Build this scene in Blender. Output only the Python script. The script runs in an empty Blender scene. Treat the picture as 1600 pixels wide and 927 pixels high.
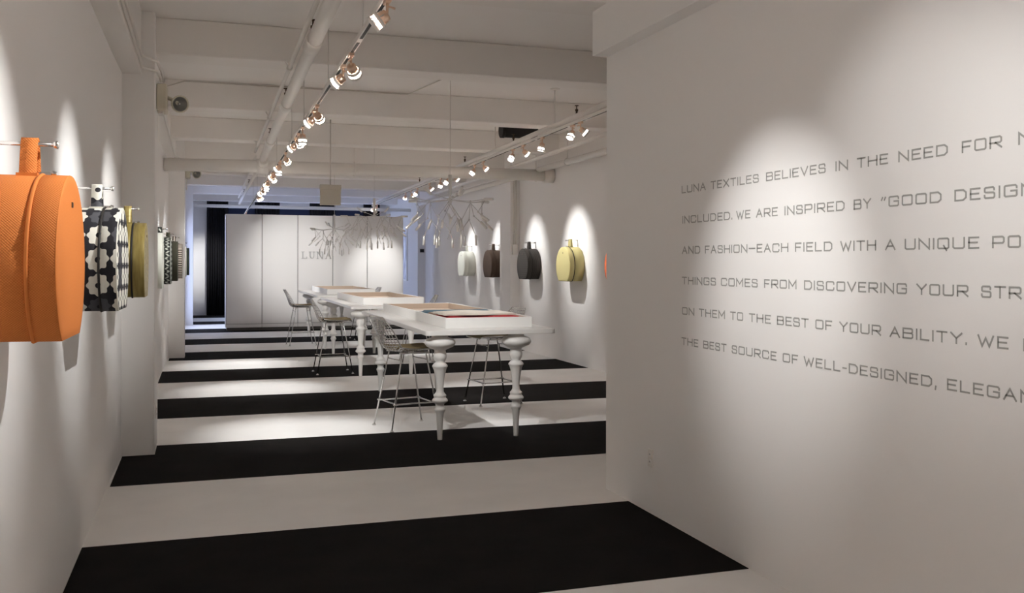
import bpy, math, random
from mathutils import Vector, Matrix
from math import sin, cos, pi, tan, atan, sqrt
random.seed(7)
SC = bpy.context.scene
COL = SC.collection

# ------------------------------------------------------------------ camera, world, exposure
FPX, YAW, HORIZON, ROLL, EYE = 1465.15, 0.31907, 411.446, 0.00194, 1.62
cam_data = bpy.data.cameras.new('camera')
cam_data.sensor_width = 36.0
cam_data.lens = 36.0 * FPX / 1600.0
cam_data.shift_y = -(463.5 - HORIZON) / 1600.0
cam_data.clip_start = 0.05
cam_data.clip_end = 200
cam = bpy.data.objects.new('camera', cam_data)
COL.objects.link(cam)
cam.matrix_world = (Matrix.Translation((0, 0, EYE)) @ Matrix.Rotation(-YAW, 4, 'Z')
                    @ Matrix.Rotation(pi / 2, 4, 'X') @ Matrix.Rotation(ROLL, 4, 'Z'))
SC.camera = cam

SC.view_settings.view_transform = 'Standard'
SC.view_settings.look = 'None'
SC.view_settings.exposure = 1.52
SC.view_settings.gamma = 1.0
SC.view_settings.use_curve_mapping = False
SC.cycles.max_bounces = 14
SC.cycles.diffuse_bounces = 12
SC.cycles.use_denoising = True
SC.cycles.sample_clamp_indirect = 6.0

world = bpy.data.worlds.new('sky')
SC.world = world
world.use_nodes = True
wb = world.node_tree.nodes['Background']
wb.inputs[0].default_value = (0.25, 0.42, 1.0, 1)
wb.inputs[1].default_value = 2.0

WALL_W = 58.0      # lamp on a wall or a bag
TABLE_W = 94.0     # lamp on a table
PART_W = 39.0      # lamp on the lettered wall
PANEL_W = 140.0    # lamp on the white panels
SIDE_PANE = 1.5     # glow of the unseen side window added for blue light
SKY_PANE = 3.0     # blue daylight in the panes
LAMP_COL = (1.0, 0.998, 0.985)
SPOT_LIGHTS = True

# ------------------------------------------------------------------ materials
def mat(name, col, rough=0.6, metal=0.0, bump=0.0, bscale=200.0, var=0.0, vscale=3.0, spec=0.4, emit=None, estr=0.0, stretch=None):
    m = bpy.data.materials.new(name)
    m.use_nodes = True
    nt = m.node_tree
    b = nt.nodes['Principled BSDF']
    b.inputs['Base Color'].default_value = (*col, 1)
    b.inputs['Roughness'].default_value = rough
    b.inputs['Metallic'].default_value = metal
    b.inputs['Specular IOR Level'].default_value = spec
    tc = nt.nodes.new('ShaderNodeTexCoord')
    src = tc.outputs['Object']
    if stretch:
        mp = nt.nodes.new('ShaderNodeMapping')
        mp.inputs['Scale'].default_value = stretch
        nt.links.new(src, mp.inputs[0])
        src = mp.outputs[0]
    if var > 0:
        n = nt.nodes.new('ShaderNodeTexNoise')
        n.inputs['Scale'].default_value = vscale
        n.inputs['Detail'].default_value = 5
        nt.links.new(src, n.inputs['Vector'])
        mr = nt.nodes.new('ShaderNodeMapRange')
        mr.inputs[1].default_value = 0.3
        mr.inputs[2].default_value = 0.7
        mr.inputs[3].default_value = 1 - var
        mr.inputs[4].default_value = 1 + var
        nt.links.new(n.outputs[0], mr.inputs[0])
        mx = nt.nodes.new('ShaderNodeVectorMath')
        mx.operation = 'SCALE'
        mx.inputs[0].default_value = col
        nt.links.new(mr.outputs[0], mx.inputs['Scale'])
        nt.links.new(mx.outputs[0], b.inputs['Base Color'])
    if bump > 0:
        n2 = nt.nodes.new('ShaderNodeTexNoise')
        n2.inputs['Scale'].default_value = bscale
        n2.inputs['Detail'].default_value = 3
        nt.links.new(src, n2.inputs['Vector'])
        bp = nt.nodes.new('ShaderNodeBump')
        bp.inputs['Strength'].default_value = bump
        bp.inputs['Distance'].default_value = 0.01
        nt.links.new(n2.outputs[0], bp.inputs['Height'])
        nt.links.new(bp.outputs[0], b.inputs['Normal'])
    if emit:
        b.inputs['Emission Color'].default_value = (*emit, 1)
        b.inputs['Emission Strength'].default_value = estr
    return m

def lin(r, g, b):
    f = lambda c: ((c / 255 + 0.055) / 1.055) ** 2.4 if c > 10 else c / 255 / 12.92
    return (f(r), f(g), f(b))

class N:
    """small node builder on a material's UV"""
    def __init__(self, m):
        self.nt = m.node_tree
        self.b = self.nt.nodes['Principled BSDF']
    def node(self, t, **kw):
        n = self.nt.nodes.new(t)
        for k, v in kw.items():
            setattr(n, k, v)
        return n
    def math(self, op, a, b=None, c=None):
        n = self.node('ShaderNodeMath', operation=op)
        for i, v in enumerate((a, b, c)):
            if v is None: continue
            if isinstance(v, (int, float)): n.inputs[i].default_value = v
            else: self.nt.links.new(v, n.inputs[i])
        return n.outputs[0]
    def uv(self):
        t = self.node('ShaderNodeUVMap')
        s = self.node('ShaderNodeSeparateXYZ')
        self.nt.links.new(t.outputs[0], s.inputs[0])
        return t.outputs[0], s.outputs[0], s.outputs[1]
    def mix(self, fac, a, b):
        n = self.node('ShaderNodeMix', data_type='RGBA')
        for i, v in ((0, fac), (6, a), (7, b)):
            if isinstance(v, (int, float)): n.inputs[i].default_value = v
            elif isinstance(v, tuple): n.inputs[i].default_value = (*v, 1)
            else: self.nt.links.new(v, n.inputs[i])
        return n.outputs[2]
    def color(self, o): self.nt.links.new(o, self.b.inputs['Base Color'])
    def bump(self, o, s, d=0.004):
        n = self.node('ShaderNodeBump')
        n.inputs['Strength'].default_value = s
        n.inputs['Distance'].default_value = d
        self.nt.links.new(o, n.inputs['Height'])
        self.nt.links.new(n.outputs[0], self.b.inputs['Normal'])

M = {}
M['wall'] = mat('wall_paint', (0.87, 0.853, 0.838), 0.85, bump=0.03, bscale=60, spec=0.2)
M['ceil'] = mat('ceiling_paint', (0.87, 0.845, 0.82), 0.9, bump=0.05, bscale=25, spec=0.15)
M['beam'] = mat('beam_paint', (0.85, 0.82, 0.79), 0.88, bump=0.05, bscale=18, spec=0.15)
M['pipe'] = mat('pipe_paint', (0.78, 0.75, 0.71), 0.5)
M['floor'] = mat('floor_paint', (0.83, 0.815, 0.80), 0.55, bump=0.03, bscale=40, var=0.05, vscale=1.6, spec=0.35)
M['carpet'] = mat('black_carpet', (0.0085, 0.0065, 0.0055), 0.95, bump=0.9, bscale=450, var=0.35, vscale=4, spec=0.15)
M['white'] = mat('white_lacquer', (0.82, 0.80, 0.775), 0.32, spec=0.5)
M['leg'] = mat('leg_lacquer', (0.78, 0.76, 0.735), 0.35, spec=0.5)
M['tray'] = mat('tray_paint', (0.84, 0.83, 0.81), 0.5)
M['linen'] = mat('tray_lining', (0.55, 0.44, 0.35), 0.9, bump=0.3, bscale=600)
M['chrome'] = mat('chrome', (0.72, 0.71, 0.70), 0.16, metal=1.0)
M['nickel'] = mat('brushed_nickel', (0.62, 0.58, 0.54), 0.3, metal=1.0)
M['copper'] = mat('warm_metal', (0.80, 0.58, 0.44), 0.3, metal=1.0)
M['pad'] = mat('seat_fabric', (0.22, 0.165, 0.085), 0.85, bump=0.3, bscale=500)
M['dark'] = mat('dark_slot', (0.015, 0.012, 0.01), 0.6)
M['trackw'] = mat('track_white', (0.75, 0.72, 0.68), 0.45)
M['brass'] = mat('old_brass', (0.10, 0.065, 0.04), 0.45, metal=0.7)
M['lens'] = mat('lamp_lens', (1, 1, 1), 0.3, emit=(1.0, 0.93, 0.88), estr=16.0)
M['ring'] = mat('lamp_ring', (0.80, 0.72, 0.66), 0.25, emit=(1.0, 0.86, 0.76), estr=8.0)
M['ivory'] = mat('ivory_plastic', (0.62, 0.58, 0.47), 0.5)
M['beige'] = mat('beige_metal', (0.56, 0.52, 0.44), 0.55)
M['reflector'] = mat('grey_reflector', (0.34, 0.33, 0.31), 0.3, metal=0.8)
M['bulb'] = mat('clear_bulb', (0.9, 0.9, 0.9), 0.08, metal=0.9)
M['letter'] = mat('grey_vinyl', (0.37, 0.365, 0.345), 0.6)
M['sign'] = mat('silver_letters', (0.50, 0.49, 0.475), 0.35, metal=0.5)
M['panel'] = mat('panel_paint', (0.84, 0.82, 0.80), 0.5, spec=0.35)
M['gap'] = mat('shadow_gap', (0.12, 0.11, 0.10), 0.8)
M['curtain'] = mat('black_curtain', (0.012, 0.011, 0.014), 0.9, bump=0.4, bscale=150, var=0.4, vscale=30, stretch=(1, 1, 0.05))
M['navy'] = mat('dark_blue_frame', (0.012, 0.022, 0.07), 0.5)
M['side_pane'] = mat('side_fill_pane', (0.3, 0.4, 0.8), 0.2, emit=(0.58, 0.68, 1.0), estr=SIDE_PANE)
M['pane'] = mat('daylit_pane', (0.3, 0.4, 0.8), 0.2, emit=(0.56, 0.67, 1.0), estr=SKY_PANE)
M['tube'] = mat('satin_tube', (0.74, 0.72, 0.69), 0.28, metal=0.55)
M['rod'] = mat('satin_rod', (0.66, 0.63, 0.60), 0.35, metal=0.5)
M['red'] = mat('red_cloth', (0.45, 0.018, 0.025), 0.85, bump=0.3, bscale=400)
M['cream'] = mat('cream_cloth', (0.72, 0.66, 0.58), 0.85, bump=0.3, bscale=300)
M['blue'] = mat('slate_cloth', (0.10, 0.16, 0.20), 0.85, bump=0.3, bscale=400)
M['brown'] = mat('brown_cloth', (0.25, 0.16, 0.12), 0.85, bump=0.3, bscale=400)

# bag fabrics --------------------------------------------------------
def weave_mat(name, a, b, su, sv, strength=0.5, rough=0.75, spec=0.3):
    """a two-tone plain weave laid in the fabric's own coordinates (metres)"""
    m = mat(name, a, rough, spec=spec)
    n = N(m); uvv, u, v = n.uv()
    wu = n.math('SINE', n.math('MULTIPLY', u, su))
    wv = n.math('SINE', n.math('MULTIPLY', v, sv))
    w = n.math('MULTIPLY_ADD', n.math('MULTIPLY', wu, wv), 0.5, 0.5)
    n.color(n.mix(w, a, b)); n.bump(w, strength)
    return m

def floral_mat():
    m = mat('floral_fabric', (0.8, 0.8, 0.75), 0.7)
    n = N(m); uvv, u, v = n.uv()
    S = 0.133
    cu = n.math('MULTIPLY_ADD', u, 1 / S, 40.5)
    cv = n.math('MULTIPLY_ADD', v, 1 / .115, 39.065)
    iu, iv = n.math('FLOOR', cu), n.math('FLOOR', cv)
    fu = n.math('SUBTRACT', n.math('FRACT', cu), 0.5)
    fv = n.math('SUBTRACT', n.math('FRACT', cv), 0.5)
    r = n.math('SQRT', n.math('ADD', n.math('MULTIPLY', fu, fu), n.math('MULTIPLY', fv, fv)))
    th = n.math('ARCTAN2', fv, fu)
    lobes = n.math('MULTIPLY_ADD', n.math('COSINE', n.math('MULTIPLY', th, 8.0)), 0.04, 0.44)
    petal = n.math('LESS_THAN', r, lobes)
    eye = n.math('GREATER_THAN', r, 0.11)
    white = n.math('MULTIPLY', petal, eye)
    comb = n.node('ShaderNodeCombineXYZ')
    n.nt.links.new(iu, comb.inputs[0]); n.nt.links.new(iv, comb.inputs[1])
    wn = n.node('ShaderNodeTexWhiteNoise', noise_dimensions='2D')
    n.nt.links.new(comb.outputs[0], wn.inputs['Vector'])
    grey = n.math('LESS_THAN', wn.outputs[0], 0.12)
    pet = n.mix(grey, (0.72, 0.70, 0.62), (0.07, 0.07, 0.08))
    n.color(n.mix(white, (0.012, 0.011, 0.016), pet))
    return m

def stripe_mat(name, a, b, period, duty, along='v', jitter=0.0):
    m = mat(name, a, 0.75)
    n = N(m); uvv, u, v = n.uv()
    x = v if along == 'v' else u
    if jitter:
        nz = n.node('ShaderNodeTexNoise')
        nz.inputs['Scale'].default_value = 18.0
        n.nt.links.new(uvv, nz.inputs['Vector'])
        x = n.math('MULTIPLY_ADD', nz.outputs[0], jitter, x)
    f = n.math('FRACT', n.math('MULTIPLY', x, 1 / period))
    n.color(n.mix(n.math('LESS_THAN', f, duty), b, a))
    return m

def zigzag_mat():
    m = mat('zigzag_fabric', (0.05, 0.05, 0.05), 0.75)
    n = N(m); uvv, u, v = n.uv()
    tri = n.math('PINGPONG', u, 0.03)
    a = n.math('FRACT', n.math('MULTIPLY', n.math('ADD', v, tri), 18.0))
    b = n.math('FRACT', n.math('MULTIPLY', u, 26.0))
    k = n.math('MULTIPLY', n.math('LESS_THAN', a, 0.42), n.math('LESS_THAN', b, 0.72))
    n.color(n.mix(k, (0.02, 0.022, 0.02), (0.5, 0.52, 0.46)))
    return m

def silk_mat(name, a, b):
    m = mat(name, a, 0.42, metal=0.25, spec=0.5)
    n = N(m); uvv, u, v = n.uv()
    mp = n.node('ShaderNodeMapping')
    mp.inputs['Scale'].default_value = (3.0, 22.0, 1.0)
    n.nt.links.new(uvv, mp.inputs[0])
    nz = n.node('ShaderNodeTexNoise')
    nz.inputs['Scale'].default_value = 1.6
    nz.inputs['Detail'].default_value = 4
    n.nt.links.new(mp.outputs[0], nz.inputs['Vector'])
    f = n.math('MULTIPLY_ADD', nz.outputs[0], 2.4, -0.7)
    n.color(n.mix(f, a, b)); n.bump(nz.outputs[0], 0.5)
    return m

M['orange'] = weave_mat('orange_weave', (0.74, 0.25, 0.06), (0.60, 0.165, 0.03), 700, 700)
M['floral'] = floral_mat()
M['olive'] = silk_mat('olive_silk', (0.20, 0.145, 0.035), (0.36, 0.28, 0.09))
M['whitebag'] = weave_mat('white_weave', (0.72, 0.73, 0.66), (0.66, 0.67, 0.60), 800, 800, 0.3)
M['zigzag'] = zigzag_mat()
M['darkgreen'] = weave_mat('deep_green_weave', (0.035, 0.05, 0.032), (0.02, 0.03, 0.02), 500, 500)
M['olivedark'] = weave_mat('dark_olive_weave', (0.06, 0.058, 0.035), (0.03, 0.03, 0.02), 260, 500)
M['stripes'] = stripe_mat('striped_fabric', (0.045, 0.03, 0.025), (0.62, 0.55, 0.47), 0.036, 0.5, 'u', 0.006)
M['brownbag'] = weave_mat('brown_weave', (0.085, 0.052, 0.032), (0.045, 0.028, 0.02), 210, 210, 0.8)
M['slatebag'] = stripe_mat('ribbed_fabric', (0.026, 0.021, 0.018), (0.085, 0.075, 0.065), 0.017, 0.66, 'v', 0.004)
M['yellow'] = weave_mat('yellow_weave', (0.62, 0.55, 0.26), (0.54, 0.475, 0.22), 700, 700, 0.3)
M['orangered'] = weave_mat('vermilion_weave', (0.80, 0.19, 0.07), (0.68, 0.14, 0.05), 700, 700)

# ------------------------------------------------------------------ mesh builder
class MB:
    def __init__(self):
        self.v, self.f, self.uv, self.sm, self.mi = [], [], [], [], []
    def face(self, idx, uv=None, smooth=False, mi=0):
        self.f.append(tuple(idx)); self.uv.append(uv); self.sm.append(smooth); self.mi.append(mi)
    def box(self, lo, hi, mi=0, mtx=None):
        x0, y0, z0 = lo; x1, y1, z1 = hi
        b = len(self.v)
        P = [(x0,y0,z0),(x1,y0,z0),(x1,y1,z0),(x0,y1,z0),(x0,y0,z1),(x1,y0,z1),(x1,y1,z1),(x0,y1,z1)]
        if mtx: P = [tuple(mtx @ Vector(p)) for p in P]
        self.v += P
        for q in ((0,3,2,1),(4,5,6,7),(0,1,5,4),(1,2,6,5),(2,3,7,6),(3,0,4,7)):
            self.face([b + i for i in q], mi=mi)
        return self
    def prism(self, poly, z0, z1, mi=0):
        """closed xy polygon (counter-clockwise) raised from z0 to z1"""
        b = len(self.v); n = len(poly)
        self.v += [(x, y, z0) for x, y in poly] + [(x, y, z1) for x, y in poly]
        self.face([b + i for i in reversed(range(n))], mi=mi)
        self.face([b + n + i for i in range(n)], mi=mi)
        for i in range(n):
            j = (i + 1) % n
            self.face([b + i, b + j, b + n + j, b + n + i], mi=mi)
        return self
    def tube(self, pts, r, n=8, closed=False, caps=True, mi=0):
        pts = [Vector(p) for p in pts]
        rs = r if isinstance(r, (list, tuple)) else [r] * len(pts)
        b = len(self.v); k = len(pts)
        t0 = (pts[1] - pts[0]).normalized()
        up = Vector((0, 0, 1)) if abs(t0.z) < 0.9 else Vector((1, 0, 0))
        nrm = (up - t0 * up.dot(t0)).normalized()
        for i, p in enumerate(pts):
            if closed: t = (pts[(i + 1) % k] - pts[i - 1])
            elif i == 0: t = pts[1] - pts[0]
            elif i == k - 1: t = pts[-1] - pts[-2]
            else: t = (pts[i + 1] - p).normalized() + (p - pts[i - 1]).normalized()
            t = t.normalized() if t.length > 1e-9 else t0
            nrm = nrm - t * nrm.dot(t)
            nrm = nrm.normalized() if nrm.length > 1e-6 else t.orthogonal().normalized()
            bi = t.cross(nrm)
            for a in range(n):
                an = 2 * pi * a / n
                q = p + (nrm * cos(an) + bi * sin(an)) * rs[i]
                self.v.append(tuple(q))
        m = k if closed else k - 1
        for i in range(m):
            j = (i + 1) % k
            for a in range(n):
                c = (a + 1) % n
                self.face([b+i*n+a, b+i*n+c, b+j*n+c, b+j*n+a], smooth=True, mi=mi)
        if caps and not closed:
            self.face([b + a for a in reversed(range(n))], mi=mi)
            self.face([b + (k-1)*n + a for a in range(n)], mi=mi)
        return self
    def lathe(self, prof, n=24, o=(0,0,0), mtx=None, mi=0, smooth=True, caps=True):
        """prof: (radius, z) from one end to the other, turned about z"""
        b = len(self.v); k = len(prof)
        for r, z in prof:
            for a in range(n):
                an = 2 * pi * a / n
                p = Vector((r * cos(an), r * sin(an), z))
                p = (mtx @ p) if mtx else p
                self.v.append((p.x + o[0], p.y + o[1], p.z + o[2]))
        for i in range(k - 1):
            for a in range(n):
                c = (a + 1) % n
                self.face([b+i*n+a, b+i*n+c, b+(i+1)*n+c, b+(i+1)*n+a], smooth=smooth, mi=mi)
        if caps and prof[0][0] > 1e-6: self.face([b + a for a in reversed(range(n))], mi=mi)
        if caps and prof[-1][0] > 1e-6: self.face([b + (k-1)*n + a for a in range(n)], mi=mi)
        return self
    def build(self, name, m, parent=None, bevel=0.0, seg=2):
        me = bpy.data.meshes.new(name)
        me.from_pydata(self.v, [], self.f)
        for mm in (m if isinstance(m, (list, tuple)) else [m]): me.materials.append(mm)
        me.polygons.foreach_set('use_smooth', self.sm)
        me.polygons.foreach_set('material_index', self.mi)
        if any(u is not None for u in self.uv):
            ul = me.uv_layers.new(name='UVMap')
            for p, u in zip(me.polygons, self.uv):
                if u:
                    for li, q in zip(p.loop_indices, u): ul.data[li].uv = q
        me.update()
        o = bpy.data.objects.new(name, me)
        COL.objects.link(o)
        if parent: o.parent = parent
        if bevel > 0:
            bv = o.modifiers.new('bevel', 'BEVEL')
            bv.width = bevel; bv.segments = seg; bv.limit_method = 'ANGLE'; bv.angle_limit = 0.6
        return o

def empty(name, loc, rz=0.0):
    o = bpy.data.objects.new(name, None)
    o.empty_display_size = 0.1
    o.location = loc
    o.rotation_euler = (0, 0, rz)
    COL.objects.link(o)
    return o
def tag(o, label, cat, group=None):
    o['label'] = label; o['category'] = cat
    if group: o['group'] = group
    return o
def struct(o):
    o['kind'] = 'structure'
    return o
KIDS = {}
def copy_tree(root, loc=None, rz=None):
    r = root.copy(); COL.objects.link(r)
    if loc is not None: r.location = loc
    if rz is not None: r.rotation_euler = (0, 0, rz)
    for ch in root.children:
        c = ch.copy(); COL.objects.link(c); c.parent = r
        for g in ch.children:
            if g.type == 'LIGHT': continue
            d = g.copy(); COL.objects.link(d); d.parent = c
    return r

# ------------------------------------------------------------------ the room
CEIL = 3.73
XL = lambda y: -0.648 + 0.0115 * max(0.0, y - 7.6)      # face of the left wall
XR, XP, YP = 5.68, 2.76, 6.19
YB, Y0 = 30.3, -2.2

floor = struct(MB().box((-1.6, Y0 - .3, -0.2), (6.3, YB + .4, 0)).build('floor', M['floor']))
struct(MB().box((-1.6, Y0 - .3, CEIL), (6.3, YB + .4, CEIL + 0.2)).build('ceiling', M['ceil']))
# left wall, with an opening for an unseen side window added for blue light
def wall_strip(mb, y0, y1, z0, z1):
    ys = [y0] + [y for y in (7.6,) if y0 < y < y1] + [y1]
    for a, b in zip(ys, ys[1:]):
        mb.prism([(XL(a), a), (XL(b), b), (XL(b) - .3, b), (XL(a) - .3, a)], z0, z1)
LWY0, LWY1, LWZ0, LWZ1 = 23.5, 25.45, 0.25, 2.7
mb = MB()
wall_strip(mb, Y0, LWY0, 0, CEIL); wall_strip(mb, LWY0, LWY1, 0, LWZ0)
wall_strip(mb, LWY0, LWY1, LWZ1, CEIL); wall_strip(mb, LWY1, YB + .1, 0, CEIL)
struct(mb.build('wall_left', M['wall']))
struct(MB().box((XR, 4.0, 0), (XR + .3, YB + .1, CEIL)).build('wall_right', M['wall']))
struct(MB().box((-1.0, Y0 - .3, 0), (XP + .2, Y0, CEIL)).build('wall_front', M['wall']))
struct(MB().box((XP, Y0, 0), (XP + .16, YP, CEIL)).build('wall_partition', M['wall']))
struct(MB().box((XP + .16, 3.9, 0), (XR + .3, 4.06, CEIL)).build('wall_side', M['wall']))
# back wall with a row of windows behind the curtains
WIN = [(0.30, 1.22), (1.75, 2.62), (3.1, 3.9), (4.4, 5.2)]
mb = MB()
mb.box((-1.0, YB, 0), (WIN[0][0], YB + .3, CEIL))
for i, (a, b) in enumerate(WIN):
    nx = WIN[i + 1][0] if i + 1 < len(WIN) else XR + .3
    mb.box((b, YB, 0), (nx, YB + .3, CEIL)); mb.box((a, YB, 0), (b, YB + .3, .5)); mb.box((a, YB, 3.3), (b, YB + .3, CEIL))
struct(mb.build('wall_back', M['wall']))
def window(n, axis, a, b, z0, z1, pos, cols, rows, sgn, pane='pane'):
    """frame of dark bars with one pane behind it; axis 'x' spans x at depth y=pos, 'y' spans y at x=pos"""
    fr = MB(); pn = MB()
    def bx(m, u0, u1, w0, w1, d0, d1):
        if axis == 'x': m.box((u0, pos + d0, w0), (u1, pos + d1, w1))
        else: m.box((pos + min(sgn*d0, sgn*d1), u0, w0), (pos + max(sgn*d0, sgn*d1), u1, w1))
    t = .05
    bx(fr, a, a+t, z0, z1, .05, .12); bx(fr, b-t, b, z0, z1, .05, .12)
    bx(fr, a, b, z0, z0+t, .05, .12); bx(fr, a, b, z1-t, z1, .05, .12)
    for i in range(1, cols): u = a + (b-a)*i/cols; bx(fr, u-.02, u+.02, z0, z1, .06, .11)
    for i in range(1, rows): w = z0 + (z1-z0)*i/rows; bx(fr, a, b, w-.02, w+.02, .06, .11)
    bx(pn, a+.01, b-.01, z0+.01, z1-.01, .13, .14)
    f = struct(fr.build('window_%d' % n, M['navy'])); pn.build('pane', M[pane], f)
for i, (a, b) in enumerate(WIN): window(i + 1, 'x', a, b, .5, 3.3, YB, 2, 4, 1)
window(5, 'y', LWY0, LWY1, LWZ0, LWZ1, XL(24.5) - .04, 3, 2, -1, 'side_pane')  # out-of-view window, added to bring blue light into the far bay

# ceiling beams
BEAMS = (-2.0, 0.25, 3.08, 5.93, 8.6, 11.45, 14.3, 17.12, 19.95, 22.75, 25.6, 28.4)
for y in BEAMS:
    struct(MB().box((-0.9, y, 3.416), (XR + .02, y + .36, CEIL)).build('ceiling_beam', M['beam'], bevel=.012))
# columns and soffits
struct(MB().box((-.75, 8.44, 0), (-.381, 9.03, CEIL)).build('column', M['wall'], bevel=.004))
struct(MB().box((-.75, 16.85, 0), (-.285, 17.45, CEIL)).build('column', M['wall'], bevel=.004))
struct(MB().box((-.75, 25.575, 0), (-.225, 26.2, CEIL)).build('column', M['wall'], bevel=.004))
struct(MB().box((5.50, 16.75, 0), (XR + .05, 17.4, CEIL)).build('column', M['wall'], bevel=.004))
struct(MB().box((5.47, 24.6, 0), (XR + .05, 25.4, CEIL)).build('column', M['wall'], bevel=.004))
struct(MB().box((-.8, Y0, 3.20), (-.487, 8.46, CEIL)).build('soffit_beam', M['beam'], bevel=.006))
struct(MB().box((-.8, 9.0, 3.33), (-.43, 16.87, CEIL)).build('soffit_beam', M['beam'], bevel=.006))
struct(MB().box((2.645, Y0, 3.10), (2.80, 6.185, CEIL)).build('soffit_beam', M['wall'], bevel=.004))
struct(MB().box((5.52, 6.0, 3.27), (XR + .1, 24.7, CEIL)).build('soffit_beam', M['beam'], bevel=.006))

# ------------------------------------------------------------------ carpets
ORD = ['first', 'second', 'third', 'fourth', 'fifth', 'sixth', 'seventh', 'eighth', 'ninth', 'tenth', 'eleventh', 'twelfth',
       'thirteenth', 'fourteenth', 'fifteenth', 'sixteenth', 'seventeenth', 'eighteenth', 'nineteenth', 'twentieth']
E = [4.33, 5.81, 7.33, 8.845, 10.36, 11.835, 13.42, 14.82, 16.42, 17.86, 19.5, 20.87, 22.72, 24.05, 25.82, 27.04, 28.84, 30.28]
CARP = ['broad black carpet strip by the wall outlet, closest to the entrance', 'black carpet strip running past the first wall column, under the front table legs',
        'black carpet strip under the front table and its two stools', 'black carpet strip between the front table and the middle table',
        'black carpet strip under the middle table', 'black carpet strip at the foot of the second column',
        'black carpet strip under the table nearest the white panels', 'black carpet strip running along the base of the white panels',
        'black carpet strip at the foot of the black curtains']
def runs(y0, y1):
    """the strip's outline, cut around the columns"""
    l0 = max(XL(y0), XL(y1)) + .004
    r = XP - .004 if y1 < YP else (XR - .004)
    poly = [(l0, y0), (r, y0), (r, y1), (l0, y1)]
    for cx, a, b, side in ((-.381, 8.44, 9.03, 0), (-.285, 16.85, 17.45, 0), (-.225, 25.575, 26.2, 0), (5.50, 16.75, 17.4, 1), (5.47, 24.6, 25.4, 1)):
        if a < y1 and b > y0:
            g = .004
            a2, b2 = max(a - g, y0), min(b + g, y1)
            if side == 0:
                q = [(l0, y0)] if a2 > y0 else []
                c = [(l0, a2)] if a2 > y0 else []
                e = [(l0, b2), (l0, y1)] if b2 < y1 else []
                cc = [(cx + g, a2), (cx + g, b2)]
                left = q + c + cc + e
                poly = [p for p in poly if p[0] > l0 + .001] + left[::-1]
            else:
                q = [(r, y0), (r, a2)] if a2 > y0 else []
                e = [(r, b2), (r, y1)] if b2 < y1 else []
                right = q + [(cx - g, a2), (cx - g, b2)] + e
                rest = [p for p in poly if p[0] < r - .001]
                poly = right + rest
    return poly
def area(p): return sum(p[i-1][0]*p[i][1] - p[i][0]*p[i-1][1] for i in range(len(p)))
for i in range(9):
    y0, y1 = E[2*i], E[2*i + 1]
    p = runs(y0, y1)
    if area(p) < 0: p = p[::-1]
    tag(MB().prism(p, 0.0, 0.003).build('carpet_runner', M['carpet']), CARP[i], 'carpet', 'black carpet strips')

# ------------------------------------------------------------------ white panels with the sign
YC = 23.2
px = [0.535, 1.36, 2.20, 3.04, 3.885, 4.78]
t = tag(empty('display_partition', (2.66, YC, .0035)), 'tall white free-standing partition of five flat panels behind the tables', 'partition')
MB().box((px[0]-2.66+.02, .03, 0.0), (px[-1]-2.66-.02, .55, .07)).build('plinth', M['gap'], t)
MB().box((px[0]-2.66, .022, .07), (px[-1]-2.66, .58, 2.75)).build('core', M['gap'], t)
for a, b in zip(px, px[1:]):
    MB().box((a-2.66+.007, 0, .16), (b-2.66-.007, .03, 2.77)).build('panel', M['panel'], t, bevel=.003)
    MB().box((a-2.66+.004, 0.004, .07), (b-2.66-.004, .03, .152)).build('kick_board', M['panel'], t)
MB().box((px[-1]-2.66-.01, .03, .07), (px[-1]-2.66+.012, .585, 2.77)).build('side_panel', M['panel'], t)
MB().box((px[0]-2.66-.012, .03, .07), (px[0]-2.66+.01, .585, 2.77)).build('side_panel', M['panel'], t)

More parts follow.
